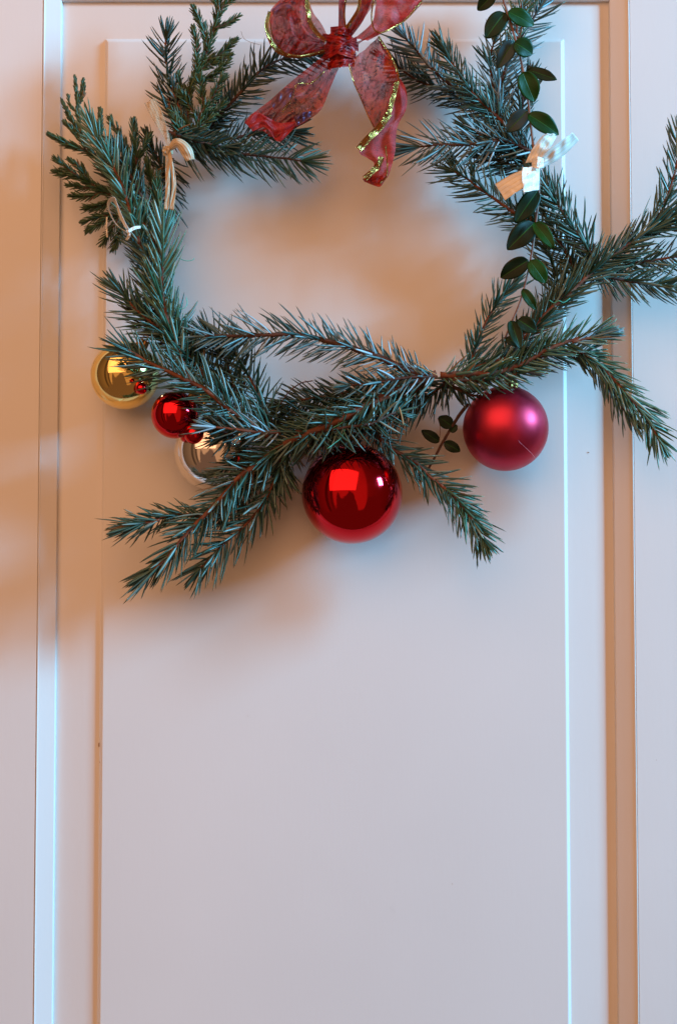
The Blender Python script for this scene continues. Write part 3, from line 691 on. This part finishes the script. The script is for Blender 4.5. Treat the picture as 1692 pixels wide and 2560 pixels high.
# bluish sprig pointing left
B([(1330, 380, 52), (1258, 350, 58), (1210, 358, 62), (1139, 364, 64), (1092, 364, 64), (1050, 368, 62)], 92, .90, 1.9, BLUE, bark=BARKD, angtip=.5, tipn=9)
B([(1330, 420, 46), (1290, 390, 46), (1240, 360, 48), (1190, 330, 48)], 78, .9, 2.2, DARK, bark=BARKD)
# top right
B([(1300, 350, 44), (1250, 300, 46), (1215, 265, 50), (1187, 241, 54), (1153, 194, 58), (1125, 151, 60), (1108, 118, 60)], 64, .78, 1.7, SPRUCE, tipn=12, angtip=.5)
B([(1210, 280, 40), (1150, 230, 42), (1090, 180, 44), (1054, 137, 44), (1020, 95, 42)], 78, .92, 2.1, BLUE, bark=BARKD)
B([(1220, 290, 32), (1130, 235, 32), (1050, 205, 32), (985, 160, 30)], 72, .9, 2.3, DARK, bark=BARKD)
B([(1270, 400, 34), (1243, 284, 34), (1258, 190, 34), (1300, 95, 34), (1343, 24, 34), (1375, -35, 34)], 82, .85, 1.8, BLUE, bark=BARKD)
B([(1260, 330, 30), (1235, 230, 30), (1225, 150, 30), (1235, 90, 30)], 66, .85, 2.2, SPRUCE, bark=BARKD)
B([(1300, 130, 40), (1290, 60, 40), (1310, -10, 40), (1320, -40, 40)], 66, .8, 2.4, LIGHTG)
B([(1330, 440, 44), (1300, 340, 44), (1305, 260, 42), (1320, 200, 40)], 66, .75, 2.4, DARK, bark=BARKD)

# dark filler branches inside the left and behind the knots, added to thicken cast shadow
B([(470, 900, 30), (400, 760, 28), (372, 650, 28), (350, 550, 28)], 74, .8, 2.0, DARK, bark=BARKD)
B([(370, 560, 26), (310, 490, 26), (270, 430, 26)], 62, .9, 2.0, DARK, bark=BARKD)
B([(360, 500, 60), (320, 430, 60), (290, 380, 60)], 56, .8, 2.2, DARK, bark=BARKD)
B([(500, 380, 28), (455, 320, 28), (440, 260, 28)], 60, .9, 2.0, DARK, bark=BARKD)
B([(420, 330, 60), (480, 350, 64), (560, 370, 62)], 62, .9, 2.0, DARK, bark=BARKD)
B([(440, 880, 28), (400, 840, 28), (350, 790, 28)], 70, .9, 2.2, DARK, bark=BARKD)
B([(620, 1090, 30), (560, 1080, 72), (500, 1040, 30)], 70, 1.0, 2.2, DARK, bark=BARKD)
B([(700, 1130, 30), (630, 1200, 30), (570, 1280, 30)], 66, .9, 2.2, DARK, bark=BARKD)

# stray bits tied into the wreath
wire('binding_thread', [(1372, 750, 70), (1384, 757, 72), (1396, 752, 74), (1408, 756, 74), (1424, 746, 74)], .35, THREAD, WREATH)
wire('binding_thread', [(812, 1092, 78), (826, 1074, 82), (850, 1060, 84), (866, 1052, 82), (856, 1090, 86), (836, 1108, 88), (818, 1122, 90)], .35, THREAD, WREATH)
wire('binding_thread', [(448, 646, 60), (466, 652, 62), (482, 650, 62), (486, 645, 62)], .3, THREAD, WREATH)
wire('binding_thread', [(466, 742, 60), (468, 760, 62), (458, 772, 62), (440, 770, 60)], .3, THREAD, WREATH)
wire('dry_needle', [(1032, 904, 80), (1060, 922, 82), (1092, 938, 82)], .5, DRY, WREATH)
wire('dry_needle', [(998, 1018, 76), (1004, 1040, 80), (1008, 1062, 80)], .6, DRY, WREATH)
wire('bare_twig', [(700, 1012, 50), (722, 980, 54), (752, 958, 56), (782, 952, 56)], .5, BARKD, WREATH)
wire('hanging_wire', [(757, -20, 30), (764, 0, 30), (774, 18, 30)], .7, WIRE, WREATH)
wire('hanging_wire', [(603, 78, 30), (610, 96, 30), (628, 106, 30), (650, 112, 30)], .2, WIRE, WREATH)

# ------------------------------------------------------------------ leafy vine
vine = empty('leafy_vine', P(1300, 150, 60), 'thin climbing vine with glossy oval leaves trailing down the right side of the wreath', 'vine')
def stem(name, pts, r0, r1, m, parent, n=60):
    W, _ = cat_rom(world(pts), n)
    return link(name, tube_mesh(name, W, np.linspace(r0, r1, n) * MM, 8, .15), m, parent)
stem('stem', [(1245, -50, 80), (1258, 0, 80), (1277, 62, 80), (1300, 142, 80), (1319, 246, 80), (1333, 369, 80), (1346, 410, 78), (1346, 479, 80), (1340, 546, 80), (1329, 629, 80), (1318, 687, 80), (1300, 753, 78), (1278, 806, 72), (1262, 846, 60)], 1.2, .9, VINE, vine, 90)
def leaf(b, t, wpx, d, m, curl=.12, fold=.18, dip=0.0, parent=None):
    p0 = P(b[0], b[1], d); p1 = P(t[0], t[1], d + dip)
    ax = p1 - p0; L = ax.length; ax = ax.normalized()
    v0 = Vector((0, -1, 0)); sd = ax.cross(v0).normalized(); nn = sd.cross(ax)
    if nn.y > 0: nn = -nn
    W = wpx * PX(d) / 2
    nu, nv = 8, 16; vs = []; uvs = []
    for j in range(nv + 1):
        t_ = j / nv
        wd = W * (math.sin(math.pi * min(1, t_ ** .86)) ** .52 if 0 < t_ < 1 else 0.0)
        if t_ > .7: wd *= 1 - .22 * ((t_ - .7) / .3)
        wd = max(wd, .0003)
        for i in range(nu + 1):
            u = i / nu * 2 - 1
            z = fold * abs(u) ** 1.3 * wd * 1.0 + curl * L * (-(t_ - .45) ** 2) * 1.2 + .02 * L * math.sin(t_ * 9 + b[0]) * u
            vs.append(p0 + ax * (L * t_) + sd * (u * wd) + nn * z); uvs.append((i / nu, t_))
    f = [(j * (nu + 1) + i, j * (nu + 1) + i + 1, (j + 1) * (nu + 1) + i + 1, (j + 1) * (nu + 1) + i) for j in range(nv) for i in range(nu)]
    me = mesh('leaf', vs, f); ul = me.uv_layers.new(name='uv')
    for l in me.loops: ul.data[l.index].uv = uvs[l.vertex_index]
    o = link('leaf', me, m, parent or vine)
    so = o.modifiers.new('thick', 'SOLIDIFY'); so.thickness = .0004
    return o
LV = [((1236, -18), (1193, 26), 40, 84, LEAFD), ((1262, 30), (1214, 94), 52, 86, LEAFD), ((1270, 28), (1336, 62), 50, 88, LEAF),
      ((1286, 105), (1332, 134), 52, 92, LEAF), ((1284, 100), (1243, 168), 42, 88, LEAFB), ((1306, 180), (1336, 254), 50, 92, LEAF),
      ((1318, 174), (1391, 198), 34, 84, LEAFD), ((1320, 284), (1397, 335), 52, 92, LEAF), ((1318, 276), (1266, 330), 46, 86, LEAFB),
      ((1344, 476), (1288, 556), 48, 86, LEAFD), ((1336, 556), (1268, 623), 58, 86, LEAFD), ((1334, 554), (1384, 618), 40, 92, LEAF),
      ((1320, 650), (1250, 694), 46, 86, LEAFD), ((1324, 650), (1364, 706), 46, 90, LEAF), ((1305, 722), (1339, 773), 30, 86, LEAF),
      ((1294, 798), (1340, 828), 38, 84, LEAFD), ((1276, 800), (1300, 870), 34, 82, LEAFD), ((1262, 846), (1306, 862), 26, 80, LEAFD)]
for i, (b, t, wd, d, m) in enumerate(LV):
    leaf(b, t, wd * random.uniform(.86, 1.08), d, m, curl=random.uniform(.05, .35), fold=random.uniform(.1, .35), dip=random.uniform(-8, 8))
vine2 = empty('leafy_vine', P(1106, 1106, 30), 'short dark vine end with small oval leaves left of the matte red ball', 'vine')
stem('stem', [(1170, 1010, 40), (1146, 1040, 36), (1106, 1106, 30), (1082, 1152, 30), (1070, 1172, 30)], 1.6, .9, BARKD, vine2, 30)
for b, t, wd in [((1098, 1104), (1053, 1076), 27), ((1110, 1106), (1150, 1128), 28), ((1130, 1066), (1096, 1042), 34), ((1126, 1080), (1142, 1062), 18)]:
    leaf(b, t, wd, 34, LEAFD, parent=vine2)
wire('tendril', [(1098, 1100, 34), (1100, 1070, 36), (1094, 1045, 36)], .25, BARKD, vine2)

# ------------------------------------------------------------------ ribbons
def strip(name, ea, eb, m, parent, na=40, nb=14, wav=1.2, wfreq=3.0, dd=60, seed=0, belly=0.0, thick=0.0, cross=2.0):
    A, ta = cat_rom(world(ea, dd), na); Bq, tb = cat_rom(world(eb, dd), na)
    rr = random.Random(seed); ph = [rr.uniform(0, 6.28) for _ in range(4)]
    vs = []; uvs = []
    wid = np.mean(np.linalg.norm(A - Bq, axis=1)); tot = (ta + tb) / 2
    for j in range(na):
        t = j / (na - 1)
        for i in range(nb + 1):
            u = i / nb
            p = A[j] * (1 - u) + Bq[j] * u
            e = math.sin(math.pi * u) ** .6 if 0 < u < 1 else 0
            off = wav * MM * e * (math.sin(cross * 2 * math.pi * u + ph[0] + 2.2 * t * wfreq) * .7 + math.sin(2 * math.pi * wfreq * t + ph[1] + 2 * u) * .6 + .35 * math.sin(23 * t + 9 * u + ph[2])) + belly * MM * math.sin(math.pi * u)
            vs.append((p[0], p[1] - off, p[2])); uvs.append((u * 1.0 + seed * .37, t * tot / max(wid, 1e-4)))
    f = [(j * (nb + 1) + i, j * (nb + 1) + i + 1, (j + 1) * (nb + 1) + i + 1, (j + 1) * (nb + 1) + i) for j in range(na - 1) for i in range(nb)]
    me = mesh(name, vs, f); ul = me.uv_layers.new(name='uv')
    for l in me.loops: ul.data[l.index].uv = uvs[l.vertex_index]
    o = link(name, me, m, parent)
    if thick:
        so = o.modifiers.new('thick', 'SOLIDIFY'); so.thickness = thick * MM; so.offset = 0
    return o
def edge_band(pts, wpx, parent, dd=60, na=40, dirv=None, name='gold_edge', m=None):
    """narrow metallic band along an edge"""
    q = np.array([(a[0], a[1], a[2] if len(a) > 2 else dd) for a in pts], float)
    C, _ = cat_rom(q, na); T = norm(np.gradient(C, axis=0)); Nn = np.stack([-T[:, 1], T[:, 0], np.zeros(na)], 1); Nn = norm(Nn)
    zz = 2.0 * np.sin(np.linspace(0, 14, na))
    a = [(C[i, 0] + Nn[i, 0] * wpx / 2, C[i, 1] + Nn[i, 1] * wpx / 2, C[i, 2] + .9 + zz[i] * .25) for i in range(na)]
    b = [(C[i, 0] - Nn[i, 0] * wpx / 2, C[i, 1] - Nn[i, 1] * wpx / 2, C[i, 2] + 1.1 - zz[i] * .25) for i in range(na)]
    return strip(name, a, b, m or GOLD, parent, na=na, nb=3, wav=.15, wfreq=9, thick=.25)
def c8(x, y, d): return (600 + x / 3.136, y / 3.136, d)
def C8(*pts): return [c8(*p) for p in pts]
bow = empty('ribbon_bow', P(852, 121, 70), 'big sheer red organza bow with gold wired edges at the top centre of the wreath', 'bow')

# knot: gathered gauze
def knot(px, py, d, rx, ry, rd, m, parent, name='knot', seed=1, amp=.22):
    rr = random.Random(seed); c = P(px, py, d); s = PX(d); v = []; f = []; U, Vn = 40, 26
    for j in range(Vn + 1):
        th = math.pi * j / Vn
        for i in range(U):
            a = 2 * math.pi * i / U
            k = 1 + amp * .5 * math.sin(5 * a + 3 * math.cos(2 * th) + seed) * math.sin(th) + amp * .4 * math.sin(9 * a - 5 * th) + amp * .3 * math.sin(7 * th + 3 * a)
            v.append(c + Vector((rx * s * k * math.sin(th) * math.cos(a), -rd * MM * k * math.sin(th) * math.sin(a), ry * s * k * math.cos(th))))
    for j in range(Vn):
        for i in range(U):
            f.append((j * U + i, j * U + (i + 1) % U, (j + 1) * U + (i + 1) % U, (j + 1) * U + i))
    me = mesh(name, v, f); ul = me.uv_layers.new(name='uv')
    for l in me.loops: ul.data[l.index].uv = ((l.vertex_index % U) / U * 3, (l.vertex_index // U) / Vn * 2)
    return link(name, me, m, parent)
kn = knot(852, 122, 72, 36, 42, 11, KNOTM, bow, amp=.20)
for i, (a, b_) in enumerate([((806, 92), (896, 120)), ((808, 146), (892, 100)), ((818, 165), (886, 158)), ((826, 76), (880, 84)), ((812, 120), (890, 140))]):
    mx_ = ((a[0] + b_[0]) / 2, (a[1] + b_[1]) / 2 - 4)
    strip('knot_fold', [(a[0], a[1] - 9, 72), (mx_[0], mx_[1] - 10, 86), (b_[0], b_[1] - 9, 74)], [(a[0], a[1] + 9, 72), (mx_[0], mx_[1] + 10, 86), (b_[0], b_[1] + 9, 74)], KNOTM, kn, na=24, nb=10, wav=1.8, cross=2.5, seed=20 + i)

def loop_pair(front, back, m, seed, name='loop', wav=1.5, **kw):
    return strip(name, front, back, m, bow, wav=wav, seed=seed, na=60, **kw)
# left loop (front edge / back edge)
GL = ((668, 325, 80), (600, 255, 92), (548, 170, 98), (532, 60, 100), (515, -60, 98), (470, -120, 94))
OUT = ((655, 392, 76), (560, 425, 80), (440, 432, 82), (330, 395, 84), (258, 290, 84), (232, 170, 82), (252, 75, 80), (330, 10, 80), (420, -60, 82), (470, -120, 84))
l1 = strip('loop', C8(*GL), C8(*OUT), SHEER, bow, wav=4.2, cross=3.2, wfreq=2.4, seed=1, na=60, nb=26, belly=6)
strip('loop_back', C8((690, 290, 66), (640, 190, 62), (575, 100, 58), (545, 20, 56), (510, -60, 56), (440, -130, 56)), C8((668, 400, 60), (530, 430, 56), (395, 438, 54), (285, 385, 52), (215, 240, 50), (235, 90, 50), (330, -20, 52), (440, -130, 54)), SHEER, l1, wav=2.0, cross=1.4, seed=31, na=60, nb=20)
edge_band(C8(*[(x, y, d + 1) for x, y, d in GL[:5]]), 11, l1)
edge_band(C8((665, 392, 80), (530, 430, 83), (440, 436, 84), (340, 405, 86), (262, 300, 86), (236, 180, 84)), 3, l1)
edge_band(C8((235, 90, 53), (210, 220, 55), (275, 380, 57), (390, 437, 59), (530, 432, 63), (665, 398, 69)), 10, l1)
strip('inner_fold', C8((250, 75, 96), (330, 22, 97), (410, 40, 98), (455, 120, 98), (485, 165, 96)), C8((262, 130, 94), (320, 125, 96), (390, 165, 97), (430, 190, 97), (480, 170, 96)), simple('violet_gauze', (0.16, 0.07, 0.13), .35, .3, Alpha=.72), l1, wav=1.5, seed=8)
# middle loops rising out of frame
l2 = loop_pair(C8((770, 250, 72), (772, 120, 76), (775, 0, 78), (800, -120, 76)), C8((830, 240, 72), (818, 120, 70), (830, 0, 68), (880, -100, 66)), SHEERD, 2)
edge_band(C8((830, 240, 73), (818, 120, 71), (830, 0, 69), (880, -100, 67)), 4, l2)
l3 = loop_pair(C8((830, 250, 78), (880, 160, 82), (930, 60, 82), (940, -60, 80)), C8((880, 280, 76), (960, 170, 78), (1010, 60, 78), (1050, -60, 76)), SHEERD, 3)
edge_band(C8((820, 235, 80), (880, 150, 84), (930, 60, 84), (940, -60, 82)), 8, l3)
# right loop
l4 = loop_pair(C8((870, 260, 78), (960, 160, 86), (1030, 60, 92), (1120, -60, 94), (1260, -130, 94), (1390, -60, 92), (1430, 10, 90), (1360, 100, 90), (1260, 190, 90), (1130, 250, 88), (1000, 300, 84), (900, 330, 76)),
               C8((860, 240, 70), (930, 120, 66), (1010, 0, 62), (1100, -110, 60), (1230, -170, 58), (1340, -110, 56), (1360, -20, 56), (1300, 70, 56), (1210, 150, 58), (1110, 220, 60), (1000, 290, 64), (890, 380, 68)), SHEER, 4, wav=2.2)
strip('inner_fold', C8((900, 300, 88), (1030, 180, 92), (1060, 60, 94), (1080, -60, 94)), C8((1000, 320, 88), (1130, 250, 92), (1290, 150, 92), (1420, 0, 92)), SHEERP, l4, wav=2.0, seed=9)
edge_band(C8((1050, -20, 95), (1030, 120, 96), (1050, 230, 96), (1110, 255, 95), (1200, 215, 94), (1300, 150, 93), (1425, 5, 92)), 3.5, l4)
# left tail
t1 = strip('tail', C8((700, 400, 76), (560, 510, 72), (400, 640, 70), (230, 790, 68), (60, 920, 64), (35, 965, 62)), C8((780, 520, 78), (715, 670, 80), (640, 850, 78), (540, 940, 74), (420, 1010, 72), (320, 1115, 70)), SHEER, bow, wav=4.6, cross=3.4, wfreq=2.2, seed=5, na=60, nb=24)
edge_band(C8((660, 560, 84), (560, 650, 82), (450, 660, 80), (410, 760, 80), (330, 880, 78)), 2.5, t1)
strip('folded_end', C8((40, 960, 70), (130, 880, 72), (300, 960, 72), (440, 950, 76)), C8((100, 1030, 70), (200, 1000, 72), (300, 1110, 72), (420, 1010, 76)), SHEERP, t1, wav=1.8, seed=6)
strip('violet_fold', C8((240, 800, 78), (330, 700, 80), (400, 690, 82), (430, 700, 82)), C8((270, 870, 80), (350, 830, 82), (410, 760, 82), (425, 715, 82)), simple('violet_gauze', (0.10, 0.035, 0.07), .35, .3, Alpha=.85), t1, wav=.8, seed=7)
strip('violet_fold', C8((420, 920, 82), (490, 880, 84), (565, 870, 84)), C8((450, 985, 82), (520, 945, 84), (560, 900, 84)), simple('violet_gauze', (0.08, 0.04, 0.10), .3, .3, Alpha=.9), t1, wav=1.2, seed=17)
# right tail: first fall, then the turned-over part
t2 = strip('tail', C8((850, 500, 78), (890, 640, 78), (950, 780, 76), (1000, 900, 76), (1050, 1000, 76)), C8((1085, 285, 78), (1190, 460, 82), (1238, 600, 86), (1210, 740, 90), (1130, 950, 90)), SHEER, bow, wav=3.0, cross=2.2, seed=10, na=60)
edge_band(C8((1085, 285, 79), (1190, 460, 83), (1240, 600, 87), (1215, 700, 92)), 4.5, t2)
edge_band(C8((850, 500, 79), (890, 640, 79), (950, 780, 77), (1000, 900, 77), (1050, 1000, 77)), 2.5, t2)
t3 = strip('turned_tail', C8((1236, 590, 88), (1300, 700, 90), (1302, 850, 88), (1232, 1000, 86), (1212, 1200, 84), (1160, 1380, 84), (1090, 1458, 82)), C8((1230, 640, 90), (1195, 790, 92), (1130, 960, 92), (940, 1175, 90), (1000, 1240, 86), (1050, 1290, 84), (965, 1405, 80)), SHEERP, bow, wav=2.2, cross=1.6, seed=11, na=70)
edge_band(C8((1232, 640, 96), (1200, 760, 98), (1160, 900, 98)), 12, t3)
edge_band(C8((1165, 890, 97), (1100, 990, 96), (1000, 1090, 94), (930, 1170, 92)), 17, t3, name='gold_stripe')
edge_band(C8((1110, 1230, 92), (1085, 1290, 92), (1030, 1350, 92), (975, 1400, 90)), 14, t3, name='gold_stripe')
edge_band(C8((1140, 1140, 92), (1150, 1250, 93), (1150, 1370, 92), (1095, 1440, 90)), 3, t3)
strip('curled_end', C8((960, 1402, 86), (1040, 1380, 90), (1100, 1370, 92), (1155, 1385, 90)), C8((975, 1425, 84), (1050, 1455, 88), (1100, 1462, 90), (1145, 1400, 90)), SHEERD, t3, wav=1.0, seed=12)

def pts3(o, s, *p): return [(o[0] + a / s, o[1] + b / s, d) for a, b, d in p]
def C3(*p): return pts3((950, 0), 2.113, *p)
def C1(*p): return pts3((100, 0), 3.136, *p)
# cream bow on the right
cb = empty('ribbon_bow', P(1345, 412, 90), 'cream bow with gold stripes tied round the vine on the right', 'bow')
knot(1344, 412, 92, 13, 12, 5, CREAM, cb, seed=4, amp=.3)
k = dict(thick=.18, wav=.6, cross=.8)
k2 = dict(thick=.18, wav=1.3, cross=1.6, na=44, nb=16)
strip('loop', C3((765, 862, 88), (800, 790, 94), (850, 725, 100), (880, 705, 102)), C3((850, 858, 90), (880, 800, 90), (915, 745, 88), (932, 714, 86)), CREAMG, cb, seed=1, belly=1.5, **k2)
strip('loop_inside', C3((800, 840, 84), (840, 780, 84), (880, 715, 84)), C3((850, 862, 82), (885, 800, 80), (930, 722, 78)), CREAM, cb, seed=21, belly=-1.5, **k2)
strip('tail', C3((832, 838, 98), (880, 795, 104), (945, 748, 106), (1012, 700, 104)), C3((858, 886, 92), (925, 852, 90), (990, 802, 88), (1046, 742, 88)), CREAM, cb, seed=2, belly=1, **k2)
strip('loop', C3((838, 878, 96), (770, 893, 96), (690, 922, 95), (604, 972, 90)), C3((830, 930, 98), (765, 985, 106), (710, 1022, 108), (658, 1058, 104)), CREAM, cb, seed=3, belly=1.5, **k2)
strip('tail', C3((750, 885, 108), (748, 940, 111), (756, 1018, 110)), C3((842, 880, 98), (840, 940, 99), (838, 1004, 98)), CREAM, cb, seed=4, belly=.5, **k2)
strip('band', C3((800, 838, 100), (830, 828, 106), (862, 838, 102)), C3((800, 882, 100), (832, 892, 106), (864, 884, 102)), CREAM, cb, seed=5, thick=.2, wav=.8, cross=2)
# dull gold bow on the left
gb = empty('ribbon_bow', P(420, 372, 84), 'dull gold and cream bow with long hanging tails in the upper left of the wreath', 'bow')
knot(419, 378, 82, 12, 13, 5, CREAMD, gb, seed=5, amp=.3)
strip('loop', C1((820, 810, 76), (880, 930, 78), (960, 1060, 80), (990, 1150, 82)), C1((905, 765, 76), (960, 880, 78), (1010, 1040, 80), (1030, 1140, 82)), CREAMT, gb, seed=6, **k)
strip('loop', C1((1000, 1160, 84), (1050, 1090, 88), (1120, 1095, 90), (1190, 1160, 90), (1215, 1250, 88)), C1((1020, 1190, 82), (1060, 1165, 86), (1080, 1160, 88), (1110, 1210, 90), (1150, 1270, 88)), CREAMD, gb, seed=7, belly=2, **k)
strip('tail', C1((985, 1200, 84), (985, 1350, 82), (985, 1500, 80), (975, 1640, 78)), C1((1020, 1200, 84), (1022, 1350, 82), (1020, 1500, 80), (1008, 1650, 78)), CREAMD, gb, seed=8, **k)
strip('tail', C1((995, 1190, 86), (1020, 1300, 86), (1035, 1450, 84), (1015, 1640, 82)), C1((1025, 1180, 86), (1050, 1300, 86), (1070, 1450, 84), (1050, 1650, 82)), CREAMD, gb, seed=9, **k)
# small loop at the left
sb = empty('ribbon_bow', P(300, 545, 84), 'small narrow cream ribbon loop among the green needles at the left', 'bow')
strip('loop', C1((700, 1800, 100), (650, 1700, 104), (610, 1600, 108), (585, 1545, 108), (545, 1560, 106), (528, 1610, 104), (560, 1700, 102), (610, 1770, 100), (680, 1815, 98)),
      C1((670, 1790, 94), (625, 1700, 96), (600, 1620, 96), (575, 1580, 96), (555, 1590, 96), (548, 1640, 94), (580, 1720, 94), (630, 1785, 94), (690, 1830, 94)), CREAM, sb, seed=10, na=50, **k)
strip('tail', C1((675, 1800, 98), (690, 1840, 96), (670, 1880, 92)), C1((700, 1800, 98), (712, 1845, 96), (690, 1885, 92)), CREAMG, sb, seed=11, **k)
strip('tail', C1((690, 1800, 96), (740, 1775, 94), (790, 1770, 90)), C1((695, 1830, 96), (745, 1800, 94), (790, 1790, 90)), CREAM, sb, seed=12, **k)
strip('tail', C1((520, 1700, 48), (518, 1780, 48), (522, 1860, 48)), C1((532, 1700, 48), (530, 1780, 48), (534, 1860, 48)), CREAM, sb, seed=13, **k)
